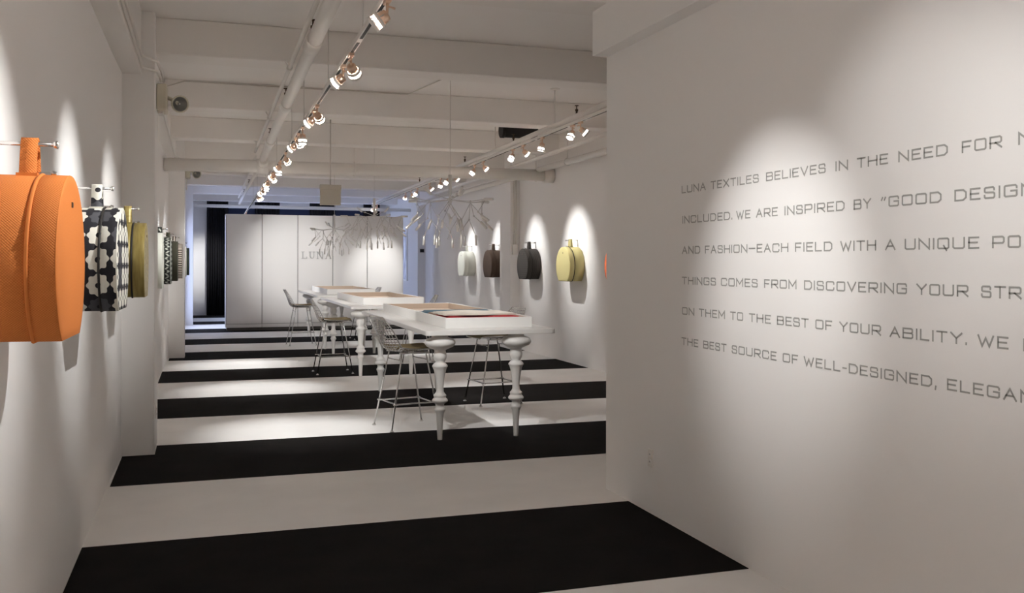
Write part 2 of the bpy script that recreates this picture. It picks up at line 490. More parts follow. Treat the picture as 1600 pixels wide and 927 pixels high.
# stroke lettering ----------------------------------------------------
c = .16
GL = {
 'A': [[(0,0),(.5,1),(1,0)],[(.2,.36),(.8,.36)]],
 'B': [[(0,0),(0,1),(.86,1),(.97,.89),(.97,.62),(.88,.53),(0,.53)],[(.88,.53),(1,.42),(1,.11),(.88,0),(0,0)]],
 'C': [[(1,.74),(1,.86),(.88,1),(.12,1),(0,.88),(0,.12),(.12,0),(.88,0),(1,.14),(1,.26)]],
 'D': [[(0,0),(0,1),(.74,1),(1,.76),(1,.24),(.74,0),(0,0)]],
 'E': [[(1,1),(0,1),(0,0),(1,0)],[(0,.52),(.86,.52)]],
 'F': [[(1,1),(0,1),(0,0)],[(0,.5),(.84,.5)]],
 'G': [[(1,.76),(1,.88),(.9,1),(.1,1),(0,.9),(0,.1),(.1,0),(.9,0),(1,.1),(1,.5),(.55,.5)]],
 'H': [[(0,0),(0,1)],[(1,0),(1,1)],[(0,.52),(1,.52)]],
 'I': [[(0,0),(0,1)]],
 'L': [[(0,1),(0,0),(1,0)]],
 'M': [[(0,0),(0,1),(.5,.3),(1,1),(1,0)]],
 'N': [[(0,0),(0,1),(1,0),(1,1)]],
 'O': [[(.1,0),(.9,0),(1,.1),(1,.9),(.9,1),(.1,1),(0,.9),(0,.1),(.1,0)]],
 'P': [[(0,0),(0,1),(.88,1),(1,.88),(1,.54),(.88,.42),(0,.42)]],
 'Q': [[(.1,0),(.9,0),(1,.1),(1,.9),(.9,1),(.1,1),(0,.9),(0,.1),(.1,0)],[(.55,.26),(.8,-.18)]],
 'R': [[(0,0),(0,1),(.88,1),(1,.88),(1,.56),(.88,.44),(0,.44)],[(.5,.44),(1,0)]],
 'S': [[(.96,.76),(.96,.88),(.86,1),(.12,1),(.02,.9),(.02,.62),(.12,.54),(.9,.5),(1,.4),(1,.1),(.9,0),(.1,0),(0,.12),(0,.24)]],
 'T': [[(0,1),(1,1)],[(.5,1),(.5,0)]],
 'U': [[(0,1),(0,.12),(.12,0),(.88,0),(1,.12),(1,1)]],
 'V': [[(0,1),(.5,0),(1,1)]],
 'W': [[(0,1),(.26,0),(.5,.78),(.74,0),(1,1)]],
 'X': [[(0,0),(1,1)],[(0,1),(1,0)]],
 'Y': [[(0,1),(.5,.5),(1,1)],[(.5,.5),(.5,0)]],
 '.': [[(0,.0),(0,.1)]], ',': [[(.3,.08),(0,-.2)]],
 '-': [[(0,.42),(1,.42)]], '_': [[(0,.5),(1,.5)]],
 '"': [[(.25,.98),(0,.72)],[(1,.98),(.75,.72)]],
}
GW = {'I': 0.0, '.': 0.0, ',': .12, '-': .42, '_': 1.0, '"': .42, 'W': 1.35, 'M': 1.1, 'E': .82, 'F': .8, 'L': .8, 'S': .86, 'T': .92, 'V': .98, 'A': 1.0, 'Y': .98}
def stroke(mb, pts, th, put):
    """flat mitred stroke; put maps (u, v, d) to a point, d = height off the wall"""
    closed = len(pts) > 2 and (Vector(pts[0]) - Vector(pts[-1])).length < 1e-6
    P = [Vector(p) for p in (pts[:-1] if closed else pts)]
    n = len(P); L = []; R = []
    for i in range(n):
        a = P[i-1] if (closed or i > 0) else None
        b = P[(i+1) % n] if (closed or i < n-1) else None
        d1 = (P[i]-a).normalized() if a is not None else None
        d2 = (b-P[i]).normalized() if b is not None else None
        d1 = d1 if d1 is not None else d2; d2 = d2 if d2 is not None else d1
        n1 = Vector((-d1.y, d1.x)); n2 = Vector((-d2.y, d2.x))
        m = (n1 + n2)
        m = m.normalized() if m.length > 1e-6 else n1
        s = th / 2 / max(.45, m.dot(n1))
        ext = Vector((0, 0))
        if a is None: ext = -d2 * th / 2
        if b is None: ext = d1 * th / 2
        L.append(P[i] + m * s + ext); R.append(P[i] - m * s + ext)
    k = n if closed else n - 1
    for i in range(k):
        j = (i + 1) % n
        b = len(mb.v)
        q = [R[i], R[j], L[j], L[i]]
        mb.v += [put(p.x, p.y, 0.0) for p in q] + [put(p.x, p.y, 1.0) for p in q]
        mb.face([b+4, b+5, b+6, b+7])
        for e in range(4): g = (e + 1) % 4; mb.face([b+e, b+g, b+4+g, b+4+e])

def ypart(u): return XP / tan(YAW + atan((u - 800) / FPX))       # where along the lettered wall a column of the layout falls
CAP, TH = .0455, .0066
LINES = [
 [('LUNA',1065.2,1102.4),('TEXTILES',1110.6,1185.3),('BELIEVES',1197,1289.8),('IN',1305.5,1324.8),('THE',1339,1387.3),('NEED',1403.7,1480.7),('FOR',1502.8,1565.5),('N',1591,1613)],
 [('INCLUDED.',1066.5,1144.2),('WE',1150.6,1172.3),('ARE',1181.5,1215),('INSPIRED',1226,1319.5),('BY',1334,1361),('"GOOD',1376.7,1471),('DESIGN',1491.5,1618)],
 [('AND',1066,1094),('FASHION_EACH',1101.8,1231.7),('FIELD',1242.6,1300.5),('WITH',1313.2,1369),('A',1383.4,1399.2),('UNIQUE',1413.9,1530),('PO',1550.5,1595)],
 [('THINGS',1066,1118.6),('COMES',1127,1184),('FROM',1194.3,1244.6),('DISCOVERING',1256.8,1417.3),('YOUR',1432.4,1513.4),('STR',1533.3,1596.4)],
 [('ON',1066.3,1085),('THEM',1092.7,1132.8),('TO',1141.4,1161.3),('THE',1170.9,1204.5),('BEST',1214.5,1263.5),('OF',1274.6,1300.5),('YOUR',1312,1376.8),('ABILITY.',1390.6,1511.2),('WE',1527.9,1575.9),('I',1599.5,1600)],
 [('THE',1065.5,1091.4),('BEST',1099.3,1135.4),('SOURCE',1144,1213.6),('OF',1223.6,1247.2),('WELL-DESIGNED,',1256.5,1465),('ELEGAN',1480.5,1617)],
]
t = tag(empty('wall_lettering', (XP, 3.6, 1.6)), 'six lines of grey capital lettering running across the white side wall', 'lettering')
for k, words in enumerate(LINES):
    zb = 2.0445 - .1832 * k
    for w, u0, u1 in words:
        mb = MB()
        ya, yb = ypart(u0) - TH / 2, ypart(u1) + TH / 2
        gap = .42
        tot = sum(GW.get(ch, 1.0) for ch in w) + gap * (len(w) - 1)
        s = (ya - yb) / max(tot, 1e-3) if w != 'I' else .04
        x = 0.0
        for ch in w:
            gw = GW.get(ch, 1.0)
            for pl in GL[ch]:
                pts = [(x * s + p[0] * gw * s, TH/2 + p[1] * (CAP - TH)) for p in pl]
                stroke(mb, pts, TH, lambda a, b, d, ya=ya, zb=zb: (-.0004 - .0012 * d, ya - a - 3.6, zb + b - 1.6))
            x += gw + gap
        mb.build('word', M['letter'], t)

# LUNA on the white panels: serif letters standing off the board
t = tag(empty('luna_sign', (2.64, YC, 1.72)), 'raised silver LUNA letters on the middle white panel', 'sign')
def letter(ch, x0, w, h):
    mb = MB(); D0, D1 = -.030, -.008
    def bar(x, z, x2, z2, th):
        a = Vector((x, z)); b = Vector((x2, z2)); d = (b-a).normalized(); nn = Vector((-d.y, d.x)) * th / 2
        q = [a-nn, b-nn, b+nn, a+nn]; k = len(mb.v)
        mb.v += [(x0 + p.x, D0, p.y) for p in q] + [(x0 + p.x, D1, p.y) for p in q]
        mb.face([k,k+1,k+2,k+3]); mb.face([k+7,k+6,k+5,k+4])
        for e in range(4): g = (e+1) % 4; mb.face([k+e, k+4+e, k+4+g, k+g])
    T, t2, s = .026, .013, .035
    if ch == 'L':
        bar(.03,0,.03,h,T); bar(0,h,.07,h,t2); bar(0,.006,w,.006,t2); bar(w-.006,0,w-.006,.05,t2)
    if ch == 'U':
        bar(.03,.05,.03,h,T); bar(0,h,.065,h,t2); bar(w-.03,.05,w-.03,h,t2); bar(w-.06,h,w,h,t2)
        bar(.03,.055,.06,.012,T); bar(.06,.008,w-.06,.008,t2); bar(w-.06,.012,w-.03,.055,t2)
    if ch == 'N':
        bar(.025,0,.025,h,t2); bar(0,0,.05,0,t2); bar(0,h,.04,h,t2); bar(.025,h,w-.025,0,T); bar(w-.025,0,w-.025,h,t2); bar(w-.055,h,w,h,t2)
    if ch == 'A':
        bar(.02,0,w/2,h,t2); bar(w/2,h,w-.02,0,T); bar(.055,.07,w-.055,.07,t2); bar(0,0,.045,0,t2); bar(w-.05,0,w,0,t2)
    for sx in (.03, w - .04): mb.tube([(x0+sx, D1, .02), (x0+sx, 0.002, .02)], .005, 6)
    o = mb.build('letter', M['sign'], t)
for ch, x0, w in (('L', -.355, .13), ('U', -.18, .15), ('N', .005, .16), ('A', .205, .16)): letter(ch, x0, w, .165)

# ------------------------------------------------------------------ tables
LEGP = [(120,60),(138,58),(143,70),(152,96),(164,108),(175,112),(188,110),(204,98),(217,72),(226,50),(234,40),(243,41),(258,46),(275,48),(290,46),(303,40),(318,32),(326,40),(335,50),(345,56),(352,56),(360,50),(380,43),(405,38),(450,30),(505,26),(530,27),(543,34),(555,45),(563,46),(570,42),(576,44),(585,53),(595,58),(604,55),(612,44),(619,31),(638,29),(648,34),(656,39),(663,40),(670,37),(690,28),(760,23),(870,18),(880,17)]
K = .963 / 760.0
prof = [(r * K * 1.0, .963 - (y - 120) * K) for y, r in LEGP]
TL, TW = 3.82, 1.24
def make_table():
    t = empty('worktable', (0, 0, 0))
    mb = MB(); r = .05
    poly = []
    for cx, cy, a0 in ((TW-r, r, -90), (TW-r, TL-r, 0), (r, TL-r, 90), (r, r, 180)):
        for i in range(6):
            a = math.radians(a0 + i * 18); poly.append((cx + r*cos(a), cy + r*sin(a)))
    mb.prism(poly, .962, 1.006)
    mb.build('tabletop', M['white'], t, bevel=.006)
    for x, y in ((.16, .15), (.885, .13), (.20, 3.53), (.92, 3.5)):
        MB().lathe(prof, 28, (x, y, 0)).build('leg', M['leg'], t)
    return t
T1 = make_table(); T1.location = (1.905, 8.2, .0032); T1.rotation_euler = (0, 0, -.008)
T2 = copy_tree(T1, (1.985, 13.22, .0032), -.006); T3 = copy_tree(T1, (2.03, 17.66, .0032), -.006)
for o, l in ((T1, 'long white table with fat turned legs, holding the tray with red cloth'),
             (T2, 'long white turned-leg table standing between the other two tables'),
             (T3, 'long white turned-leg table closest to the white panels')): tag(o, l, 'table', 'white turned-leg tables')

def make_tray(name, x0, y0, x1, y1, z, h, label):
    t = tag(empty(name, ((x0+x1)/2, (y0+y1)/2, z)), label, 'tray', 'sample trays on the tables')
    w, l, th = (x1-x0)/2, (y1-y0)/2, .018
    mb = MB()
    mb.box((-w, -l, 0), (w, -l+th, h)); mb.box((-w, l-th, 0), (w, l, h))
    mb.box((-w, -l+th, 0), (-w+th, l-th, h)); mb.box((w-th, -l+th, 0), (w, l-th, h))
    mb.build('tray_rim', M['tray'], t, bevel=.002)
    mb = MB().box((-w+th, -l+th, 0), (w-th, l-th, .03)); e = .004; a, b = w - th, l - th
    mb.box((-a, -b, .03), (a, -b+e, h-.006)); mb.box((-a, b-e, .03), (a, b, h-.006)); mb.box((-a, -b+e, .03), (-a+e, b-e, h-.006)); mb.box((a-e, -b+e, .03), (a, b-e, h-.006))
    mb.build('tray_lining', M['linen'], t)
    return t
ZT = 1.0094
make_tray('sample_tray', 2.15, 8.47, 3.0, 9.82, ZT, .10, 'white tray with folded red and cream cloth, on the front table')
make_tray('sample_tray', 2.165, 9.86, 3.03, 11.72, ZT, .10, 'long white tray with beige lining, behind the tray of red cloth')
make_tray('sample_tray', 2.22, 13.6, 3.12, 16.35, ZT, .105, 'long white tray with beige lining on the middle table')
make_tray('sample_tray', 2.28, 18.2, 3.2, 20.9, ZT, .105, 'white tray with beige lining on the table closest to the panels')
def cloth(name, x0, x1, y0, y1, z, th, m, label, amp=.006, seed=0):
    """a folded length of fabric: a soft rounded slab with a few ripples"""
    mb = MB(); nx, ny = 30, 14
    rnd = random.Random(seed); ph = rnd.random() * 6
    top = lambda i, j: z + th + amp * sin(i / nx * 9 + ph) * sin(j / ny * 4 + ph) - .55 * th * max(0, 1 - min(i, nx-i, j, ny-j) / 1.5)
    idx = {}
    for s in (0, 1):
        for i in range(nx+1):
            for j in range(ny+1):
                idx[s, i, j] = len(mb.v)
                e = .006 * sin(j * 1.3 + ph)
                mb.v.append((x0 + (x1-x0)*i/nx + (e if i in (0, nx) else 0), y0 + (y1-y0)*j/ny, top(i, j) if s else z))
    for i in range(nx):
        for j in range(ny):
            mb.face([idx[1,i,j], idx[1,i+1,j], idx[1,i+1,j+1], idx[1,i,j+1]], smooth=True)
            mb.face([idx[0,i,j], idx[0,i,j+1], idx[0,i+1,j+1], idx[0,i+1,j]])
    for i in range(nx):
        mb.face([idx[0,i,0], idx[0,i+1,0], idx[1,i+1,0], idx[1,i,0]]); mb.face([idx[0,i+1,ny], idx[0,i,ny], idx[1,i,ny], idx[1,i+1,ny]])
    for j in range(ny):
        mb.face([idx[0,0,j+1], idx[0,0,j], idx[1,0,j], idx[1,0,j+1]]); mb.face([idx[0,nx,j], idx[0,nx,j+1], idx[1,nx,j+1], idx[1,nx,j]])
    return tag(mb.build(name, m), label, 'cloth', 'cloth samples in the front tray')
cloth('folded_cloth', 2.186, 2.964, 8.505, 9.3, ZT + .03, .072, M['red'], 'red folded cloth lying in the front tray', .010, 3)
cloth('folded_cloth', 2.18, 2.89, 8.62, 9.2, ZT + .1125, .022, M['cream'], 'cream folded cloth lying on top of the red cloth', .006, 5)
cloth('folded_cloth', 2.19, 2.96, 9.34, 9.55, ZT + .03, .072, M['brown'], 'brown folded cloth behind the red cloth in the front tray', .003, 6)
cloth('folded_cloth', 2.19, 2.95, 9.57, 9.78, ZT + .03, .082, M['blue'], 'slate blue folded cloth at the far end of the front tray', .003, 9)

# ------------------------------------------------------------------ wire bar stools
def make_stool():
    t = empty('bar_stool', (0, 0, 0))
    prof_s = [(.25,.762,.19,.0),(.225,.772,.235,.012),(.12,.755,.262,.03),(0,.745,.27,.04),(-.11,.748,.265,.045),(-.185,.758,.255,.05),(-.222,.79,.25,.05),(-.25,.87,.248,.04),(-.278,.95,.245,.03),(-.306,1.03,.228,.012),(-.328,1.095,.175,.0)]
    def S(a, b):          # a along the profile 0..1, b across -1..1
        f = a * (len(prof_s) - 1); i = min(int(f), len(prof_s) - 2); u = f - i
        p = [prof_s[i][k] * (1-u) + prof_s[i+1][k] * u for k in range(4)]
        lift = p[3] * b * b
        back = a > .5
        return (p[0] + (lift * 1.1 if back else 0), p[2] * b, p[1] + (lift if not back else lift * .4))
    mb = MB()
    for k in range(11):
        b = -1 + 2 * k / 10
        mb.tube([S(a / 18, b * .985) for a in range(19)], .0038, 4, caps=False)
    for k in range(1, 21):
        a = k / 21
        mb.tube([S(a, -1 + 2 * j / 8) for j in range(9)], .0038, 4, caps=False)
    mb.build('wire_shell', M['chrome'], t)
    rim = [S(a / 24, -1) for a in range(25)] + [S(1, -1 + j / 4) for j in range(1, 8)] + [S(1 - a / 24, 1) for a in range(25)] + [S(0, 1 - j / 4) for j in range(1, 8)]
    MB().tube(rim, .0065, 6, closed=True).build('rim', M['chrome'], t)
    # seat pad follows the seat of the shell
    mb = MB(); n, m = 12, 12; ix = {}
    for s in (0, 1):
        for i in range(n+1):
            for j in range(m+1):
                a = .015 + (.50 - .015) * i / n; b = -1 + 2 * j / m
                p = S(a, b * .93); e = min(i, n-i, j, m-j)
                ix[s,i,j] = len(mb.v); mb.v.append((p[0], p[1], p[2] + .004 + (0 if s == 0 else (.008 if e == 0 else .024 if e == 1 else .030))))
    for i in range(n):
        for j in range(m):
            mb.face([ix[1,i,j], ix[1,i,j+1], ix[1,i+1,j+1], ix[1,i+1,j]], smooth=True)
            mb.face([ix[0,i,j], ix[0,i+1,j], ix[0,i+1,j+1], ix[0,i,j+1]], smooth=True)
    for i in range(n):
        for j in (0, m): mb.face([ix[0,i,j], ix[1,i,j], ix[1,i+1,j], ix[0,i+1,j]])
    for j in range(m):
        for i in (0, n): mb.face([ix[0,i,j], ix[1,i,j], ix[1,i,j+1], ix[0,i,j+1]])
    mb.build('seat_pad', M['pad'], t)
    legs = {}
    for sx in (1, -1):
        for sy in (1, -1):
            top = Vector((sx * .125, sy * .165, .742)); bot = Vector((sx * .255, sy * .235, .012))
            legs[sx, sy] = (top, bot)
            l = MB().tube([top + Vector((-sx*.03, -sy*.02, .006)), top, bot], .0085, 8).build('leg', M['chrome'], t)
            MB().lathe([(.010, .022), (.012, .016), (.020, .008), (.020, 0)], 12, (bot.x, bot.y, 0)).build('glide', M['chrome'], l)
    at = lambda s, z: legs[s][0].lerp(legs[s][1], (.742 - z) / .73)
    fr = []
    for s in ((1,1),(1,-1),(-1,-1),(-1,1)):
        p = at(s, .255); q = Vector((p.x + s[0]*.012, p.y + s[1]*.012, .255)); fr.append((q, s))
    ring = []
    for (q, s) in fr:
        ring += [q + Vector((-s[0]*.03, 0, 0)), q, q + Vector((0, -s[1]*.03, 0))] if s[0]*s[1] < 0 else [q + Vector((0, -s[1]*.03, 0)), q, q + Vector((-s[0]*.03, 0, 0))]
    MB().tube(ring, .0075, 8, closed=True).build('footrest', M['chrome'], t)
    for sx in (1, -1):
        MB().tube([at((sx, 1), .672), at((sx, -1), .672)], .0055, 6).build('brace', M['chrome'], t)
    for a, b in ((-.175, -.160), (.160, .175)): MB().box((-.15, a, .738), (.15, b, .75)).build('seat_mount', M['chrome'], t)
    return t
S1 = make_stool()
stools = [((1.925, 9.12, .0), .19, 'chrome wire bar stool with olive pad at the aisle side of the front table'),
          ((3.20, 10.38, 0), pi + .12, 'chrome wire bar stool with its back toward the yellow bag, at the front table'),
          ((1.825, 13.91, 0), .02, 'chrome wire bar stool with olive pad at the aisle side of the middle table'),
          ((3.32, 15.0, 0), pi - .1, 'chrome wire bar stool across the middle table, only its back rising over the tray'),
          ((1.85, 18.8, 0), .05, 'chrome wire bar stool at the aisle side of the table by the white panels'),
          ((3.28, 19.95, 0), pi + .05, 'chrome wire bar stool across the table by the white panels')]
for i, (p, rz, l) in enumerate(stools):
    o = S1 if i == 0 else copy_tree(S1)
    o.location = (p[0], p[1], .0034); o.rotation_euler = (0, 0, rz)
    tag(o, l, 'stool', 'wire bar stools')

# ------------------------------------------------------------------ round bags on the walls
R, FLAT, DEP = .300, -.240, .255
def drum_outline(R, flat, n=56):
    a0 = math.asin(flat / R)
    P = []
    st, en = a0, pi - a0
    for i in range(n + 1):
        a = st + (en - st) * i / n
        P.append((R * cos(a), R * sin(a)))
    x0, x1 = P[-1][0], P[0][0]
    rr = [(x0 + (x1-x0)*i/6, flat) for i in range(1, 6)]
    return P + rr
def rounded(P):      # soften the two bottom corners a little
    return P
def bag_body(x0, x1, R, flat, mat_, name, parent, dome=0.0, inset=0.012):
    """drum between depths x0 (wall side) and x1 (outer side), axis along x"""
    P = drum_outline(R, flat); n = len(P)
    arc = [0]
    for i in range(n): arc.append(arc[-1] + (Vector(P[(i+1) % n]) - Vector(P[i])).length)
    mb = MB()
    rings = [(x0, 1 - inset*1.2/R), (x0 + .006, 1.0), (x1 - .006, 1.0), (x1 - .002, 1 - inset*.35/R), (x1, 1 - inset/R)]
    for x, s in rings:
        for (a, b) in P: mb.v.append((x, a * s, b * s))
    for k in range(len(rings) - 1):
        for i in range(n):
            j = (i + 1) % n
            u0, u1 = arc[i], arc[i+1]; w0, w1 = rings[k][0], rings[k+1][0]
            mb.face([k*n+i, k*n+j, (k+1)*n+j, (k+1)*n+i], [(u0, w0), (u1, w0), (u1, w1), (u0, w1)], smooth=True)
    # faces: concentric rings, slightly domed on the outer side
    b0 = len(mb.v); steps = (.9, .7, .45, .2)
    last = (len(rings)-1) * n; ls = 1 - inset / R
    for s in steps:
        b = len(mb.v)
        for (a, c_) in P: mb.v.append((x1 + dome * (1 - s*s), a * s * ls, c_ * s * ls))
        for i in range(n):
            j = (i + 1) % n
            q = [last+i, last+j, b+j, b+i]
            mb.face(q, [(mb.v[k_][1], mb.v[k_][2]) for k_ in q], smooth=True)
        last = b
    q = [last+i for i in range(n)]
    mb.face(q, [(mb.v[k_][1], mb.v[k_][2]) for k_ in q], smooth=True)
    q = [i for i in reversed(range(n))]
    mb.face(q, [(mb.v[k_][1], mb.v[k_][2]) for k_ in q])
    return mb.build(name, mat_, parent)
def piping(x, R, flat, r, m, parent, name='piping'):
    P = drum_outline(R, flat, 48)
    return MB().tube([(x, a, b) for a, b in P], r, 6, closed=True).build(name, m, parent)
def make_bag(m, edge):
    t = empty('round_bag', (0, 0, 0))
    bag_body(.004, DEP*.66, R, FLAT, m, 'body', t, 0.0, .010)
    lid = bag_body(DEP*.66 + .003, DEP, R + .002, FLAT - .001, m, 'lid', t, .0005, .005)
    piping(DEP*.66 + .002, R + .001, FLAT - .001, .0065, edge, t)
    piping(DEP - .0035, R - .001, FLAT + .002, .0035, m, lid, 'edge_trim')
    MB().box((DEP - .001, -.012, .195), (DEP + .003, .012, .213)).build('tag', M['brass'], lid)
    # strap handle: an upright loop standing on top of the drum
    w, th, hx = .026, .005, DEP*.50
    ys = []
    for i in range(17):
        a = pi * i / 16
        q = abs(cos(a)); sg = 1 if cos(a) > 0 else -1
        ys.append((-sg * (.014 * q + .026 * q ** 4), R - .004 + .125 * (1 - q ** 5) * (.9 + .1 * sin(a))))
    mb = MB(); n = len(ys)
    for i, (y, z) in enumerate(ys):
        a = pi * i / 16
        nx_, nz_ = -cos(a), sin(a)
        for dx in (-w, w):
            for d in (0, th): mb.v.append((hx + dx, y + nx_ * d, z + nz_ * d))
    for i in range(n - 1):
        a, b = i*4, (i+1)*4
        for p, q in ((0,1),(1,3),(3,2),(2,0)):
            k = [a+p, a+q, b+q, b+p]
            mb.face(k, [(mb.v[j][0], mb.v[j][2]) for j in k], smooth=(p, q) in ((1,3),(2,0)))
    hd = mb.build('handle', m, t)
    for s in (-1, 1):
        MB().box((hx - w - .006, s*.046 - .014, R - .012), (hx + w + .006, s*.046 + .014, R + .004)).build('handle_tab', m, hd)
    cl = MB(); cl.box((DEP*.66 - .02, -.014, R - .002), (DEP*.66 + .025, .014, R + .012)); cl.tube([(DEP*.66 + .022, 0, R + .010), (DEP*.66 + .04, 0, R + .006)], .009, 8)
    cl.build('clasp', M['chrome'], t, bevel=.003)
    return t
def make_hook():
    t = empty('bag_hook', (0, 0, 0))
    MB().box((0, -.011, -.085), (.008, .011, .03)).build('wall_plate', M['chrome'], t, bevel=.002)
    MB().tube([(.004, 0, .012), (DEP*.50 + .075, 0, .012)], .0065, 10).tube([(DEP*.50 + .072, 0, .012), (DEP*.50 + .084, 0, .012)], .0125, 10).build('rod', M['chrome'], t)
    return t
HOOK = make_hook()
ZBL, ZBR = 1.610, 1.580
protos = {}
first_hook = [True]
def put_bag(key, y, side, label, hooklabel, edge=None, dz=0.0, yaw=0.0, x=None, size=1.0):
    """side +1: on the left wall facing right, -1: on the right wall facing left"""
    if key in protos: o = copy_tree(protos[key])
    else:
        o = make_bag(M[key], M[edge] if edge else M[key]); protos[key] = o
    ZB = ZBL if side > 0 else ZBR
    xw = (XL(y) if side > 0 else XR) if x is None else x
    rz = (0 if side > 0 else pi) + yaw
    o.location = (xw + side*(.002 + abs(yaw) * .3), y, ZB + dz); o.scale = (size,) * 3; o.rotation_euler = (0, 0, rz)
    tag(o, label, 'bag', 'round bags hung on the walls')
    h = HOOK if first_hook[0] else copy_tree(HOOK)
    first_hook[0] = False
    h.location = (xw, y, ZB + dz + R * size + .092 * size); h.rotation_euler = (0, 0, rz)
    tag(h, hooklabel, 'hook', 'chrome bag hooks')
put_bag('orange', 3.30, 1, 'large orange round bag hanging near the entrance, beside the floral bag', 'chrome wall rod holding the large orange bag', 'orange', yaw=-.025, size=.95)
put_bag('floral', 5.27, 1, 'round bag with bold black and white flower print', 'chrome wall rod holding the flower print bag', 'dark', yaw=-.025, size=.97)
put_bag('olive', 7.42, 1, 'olive gold silk round bag, just before the first column', 'chrome wall rod holding the olive gold bag', 'dark')
put_bag('whitebag', 9.80, 1, 'white round bag just past the first column', 'chrome wall rod holding the white bag past the first column')
put_bag('zigzag', 11.70, 1, 'black and pale zigzag round bag between white and dark olive bags', 'chrome wall rod holding the zigzag bag')
put_bag('olivedark', 13.75, 1, 'dark olive round bag beside the striped bag', 'chrome wall rod holding the dark olive bag')
put_bag('stripes', 15.75, 1, 'dark brown and cream striped round bag', 'chrome wall rod holding the striped bag')
put_bag('whitebag', 18.0, 1, 'thin sliver of white round bag beyond the second column', 'chrome wall rod holding the white bag beyond the second column')
put_bag('darkgreen', 20.0, 1, 'dark green round bag farthest along the wall of the orange bag', 'chrome wall rod holding the dark green bag')
put_bag('orangered', 11.93, -1, 'orange red round bag half hidden behind the lettered wall', 'chrome wall rod holding the half hidden orange red bag')
put_bag('yellow', 13.85, -1, 'pale yellow round bag in a bright pool of light', 'chrome wall rod holding the yellow bag', 'dark')
put_bag('slatebag', 15.83, -1, 'charcoal ribbed round bag beside the yellow bag', 'chrome wall rod holding the charcoal ribbed bag')
put_bag('brownbag', 18.0, -1, 'dark brown woven round bag partly behind the wall column', 'chrome wall rod holding the dark brown bag')
put_bag('whitebag', 20.0, -1, 'off-white round bag under the hanging lamps', 'chrome wall rod holding the off-white bag', None)

# ------------------------------------------------------------------ ceiling pipes
def pline(name, pts, r, label, m='pipe', cat='pipe', n=12):
    t = tag(empty(name, pts[0]), label, cat)
    o = Vector(pts[0])
    MB().tube([Vector(p) - o for p in pts], r, n).build('pipe_run', M[m], t)
    return t, o
def sprinkler(t, p, o, up=True):
    mb = MB(); q = Vector(p) - o
    mb.lathe([(.012, 0), (.012, .03), (.018, .03), (.018, .05), (.006, .052), (.006, .085), (.024, .088), (.024, .093), (.004, .096)], 10, tuple(q))
    mb.build('sprinkler_head', M['brass'], t)
mp = lambda y: (.742 + (y - 5.69) * .01445, y, 3.205)
t, o = pline('sprinkler_main', [mp(-1.8), mp(14.785)], .052, 'thick white sprinkler pipe running under the beams to the cross pipe')
for y in (3.9, 6.75, 9.55, 12.5):
    q = mp(y)
    MB().tube([Vector(mp(y)) - o, Vector(mp(y + .28)) - o], .062, 14).build('coupling', M['pipe'], t)
    MB().tube([Vector(q) - o + Vector((0, .14, .04)), Vector(q) - o + Vector((0, .14, .085))], .014, 8).build('outlet', M['pipe'], t)
    sprinkler(t, (q[0], q[1] + .14, q[2] + .08), o)
mp2 = lambda y: (.885 + (y - 15.1) * .0045, y, 3.20)
t, o = pline('sprinkler_branch', [mp2(15.3), mp2(26.1)], .034, 'thinner white sprinkler pipe continuing beyond the cross pipe')
for y in (17.2, 19.9, 22.6):
    q = mp2(y); sprinkler(t, (q[0] - .0, q[1], q[2] + .03), o)
sp = lambda y: (.70 + (y - 6.14) * .0072, y, 3.31)
t, o = pline('white_conduit', [(sp(-1.8)[0] - .03, -1.8, 3.31), sp(6.1), sp(14.8)], .02, 'slim white conduit beside the thick sprinkler pipe', n=8)
for y in (4.4, 8.3, 11.2, 14.0):
    q = Vector(sp(y)) - o
    MB().tube([q, q + Vector((0, .06, 0))], .027, 8).build('coupling', M['pipe'], t)
    MB().tube([q + Vector((-.04, .0, .06)), q + Vector((-.02, 0, .016)), q + Vector((.02, 0, .016))], .006, 6).build('clip', M['pipe'], t)
sp2 = lambda y: (.80 + (y - 15.3) * .009, y, 3.30)
pline('white_conduit', [sp2(15.2), sp2(25.2)], .016, 'slim white conduit continuing beyond the cross pipe', n=8)
# big insulated pipe across the room
t, o = pline('cross_pipe', [(XL(15) + .012, 15.05, 3.10), (.88, 15.05, 3.115), (5.60, 14.96, 3.115)], .098, 'fat white insulated pipe crossing the room below the beams', n=20)
MB().tube([Vector((.80, 15.05, 3.115)) - o, Vector((.965, 15.05, 3.116)) - o], .118, 20).build('tee_collar', M['pipe'], t)
MB().tube([Vector((.893, 14.8, 3.19)) - o, Vector((.893, 15.0, 3.13)) - o], .07, 14).build('tee_branch', M['pipe'], t)
MB().tube([Vector((5.50, 14.96, 3.115)) - o, Vector((5.67, 14.96, 3.115)) - o], .125, 20).build('end_cap', M['pipe'], t)
for x in (2.30, 5.38):
    MB().tube([Vector((x, 15.0, 3.22)) - o, Vector((x, 15.0, CEIL)) - o], .010, 8).build('hanger_rod', M['pipe'], t)
    MB().tube([Vector((x, 15.0 + .108*cos(a*pi/10), 3.115 + .108*sin(a*pi/10))) - o for a in range(20)], .008, 6, closed=True).build('hanger_ring', M['pipe'], t)
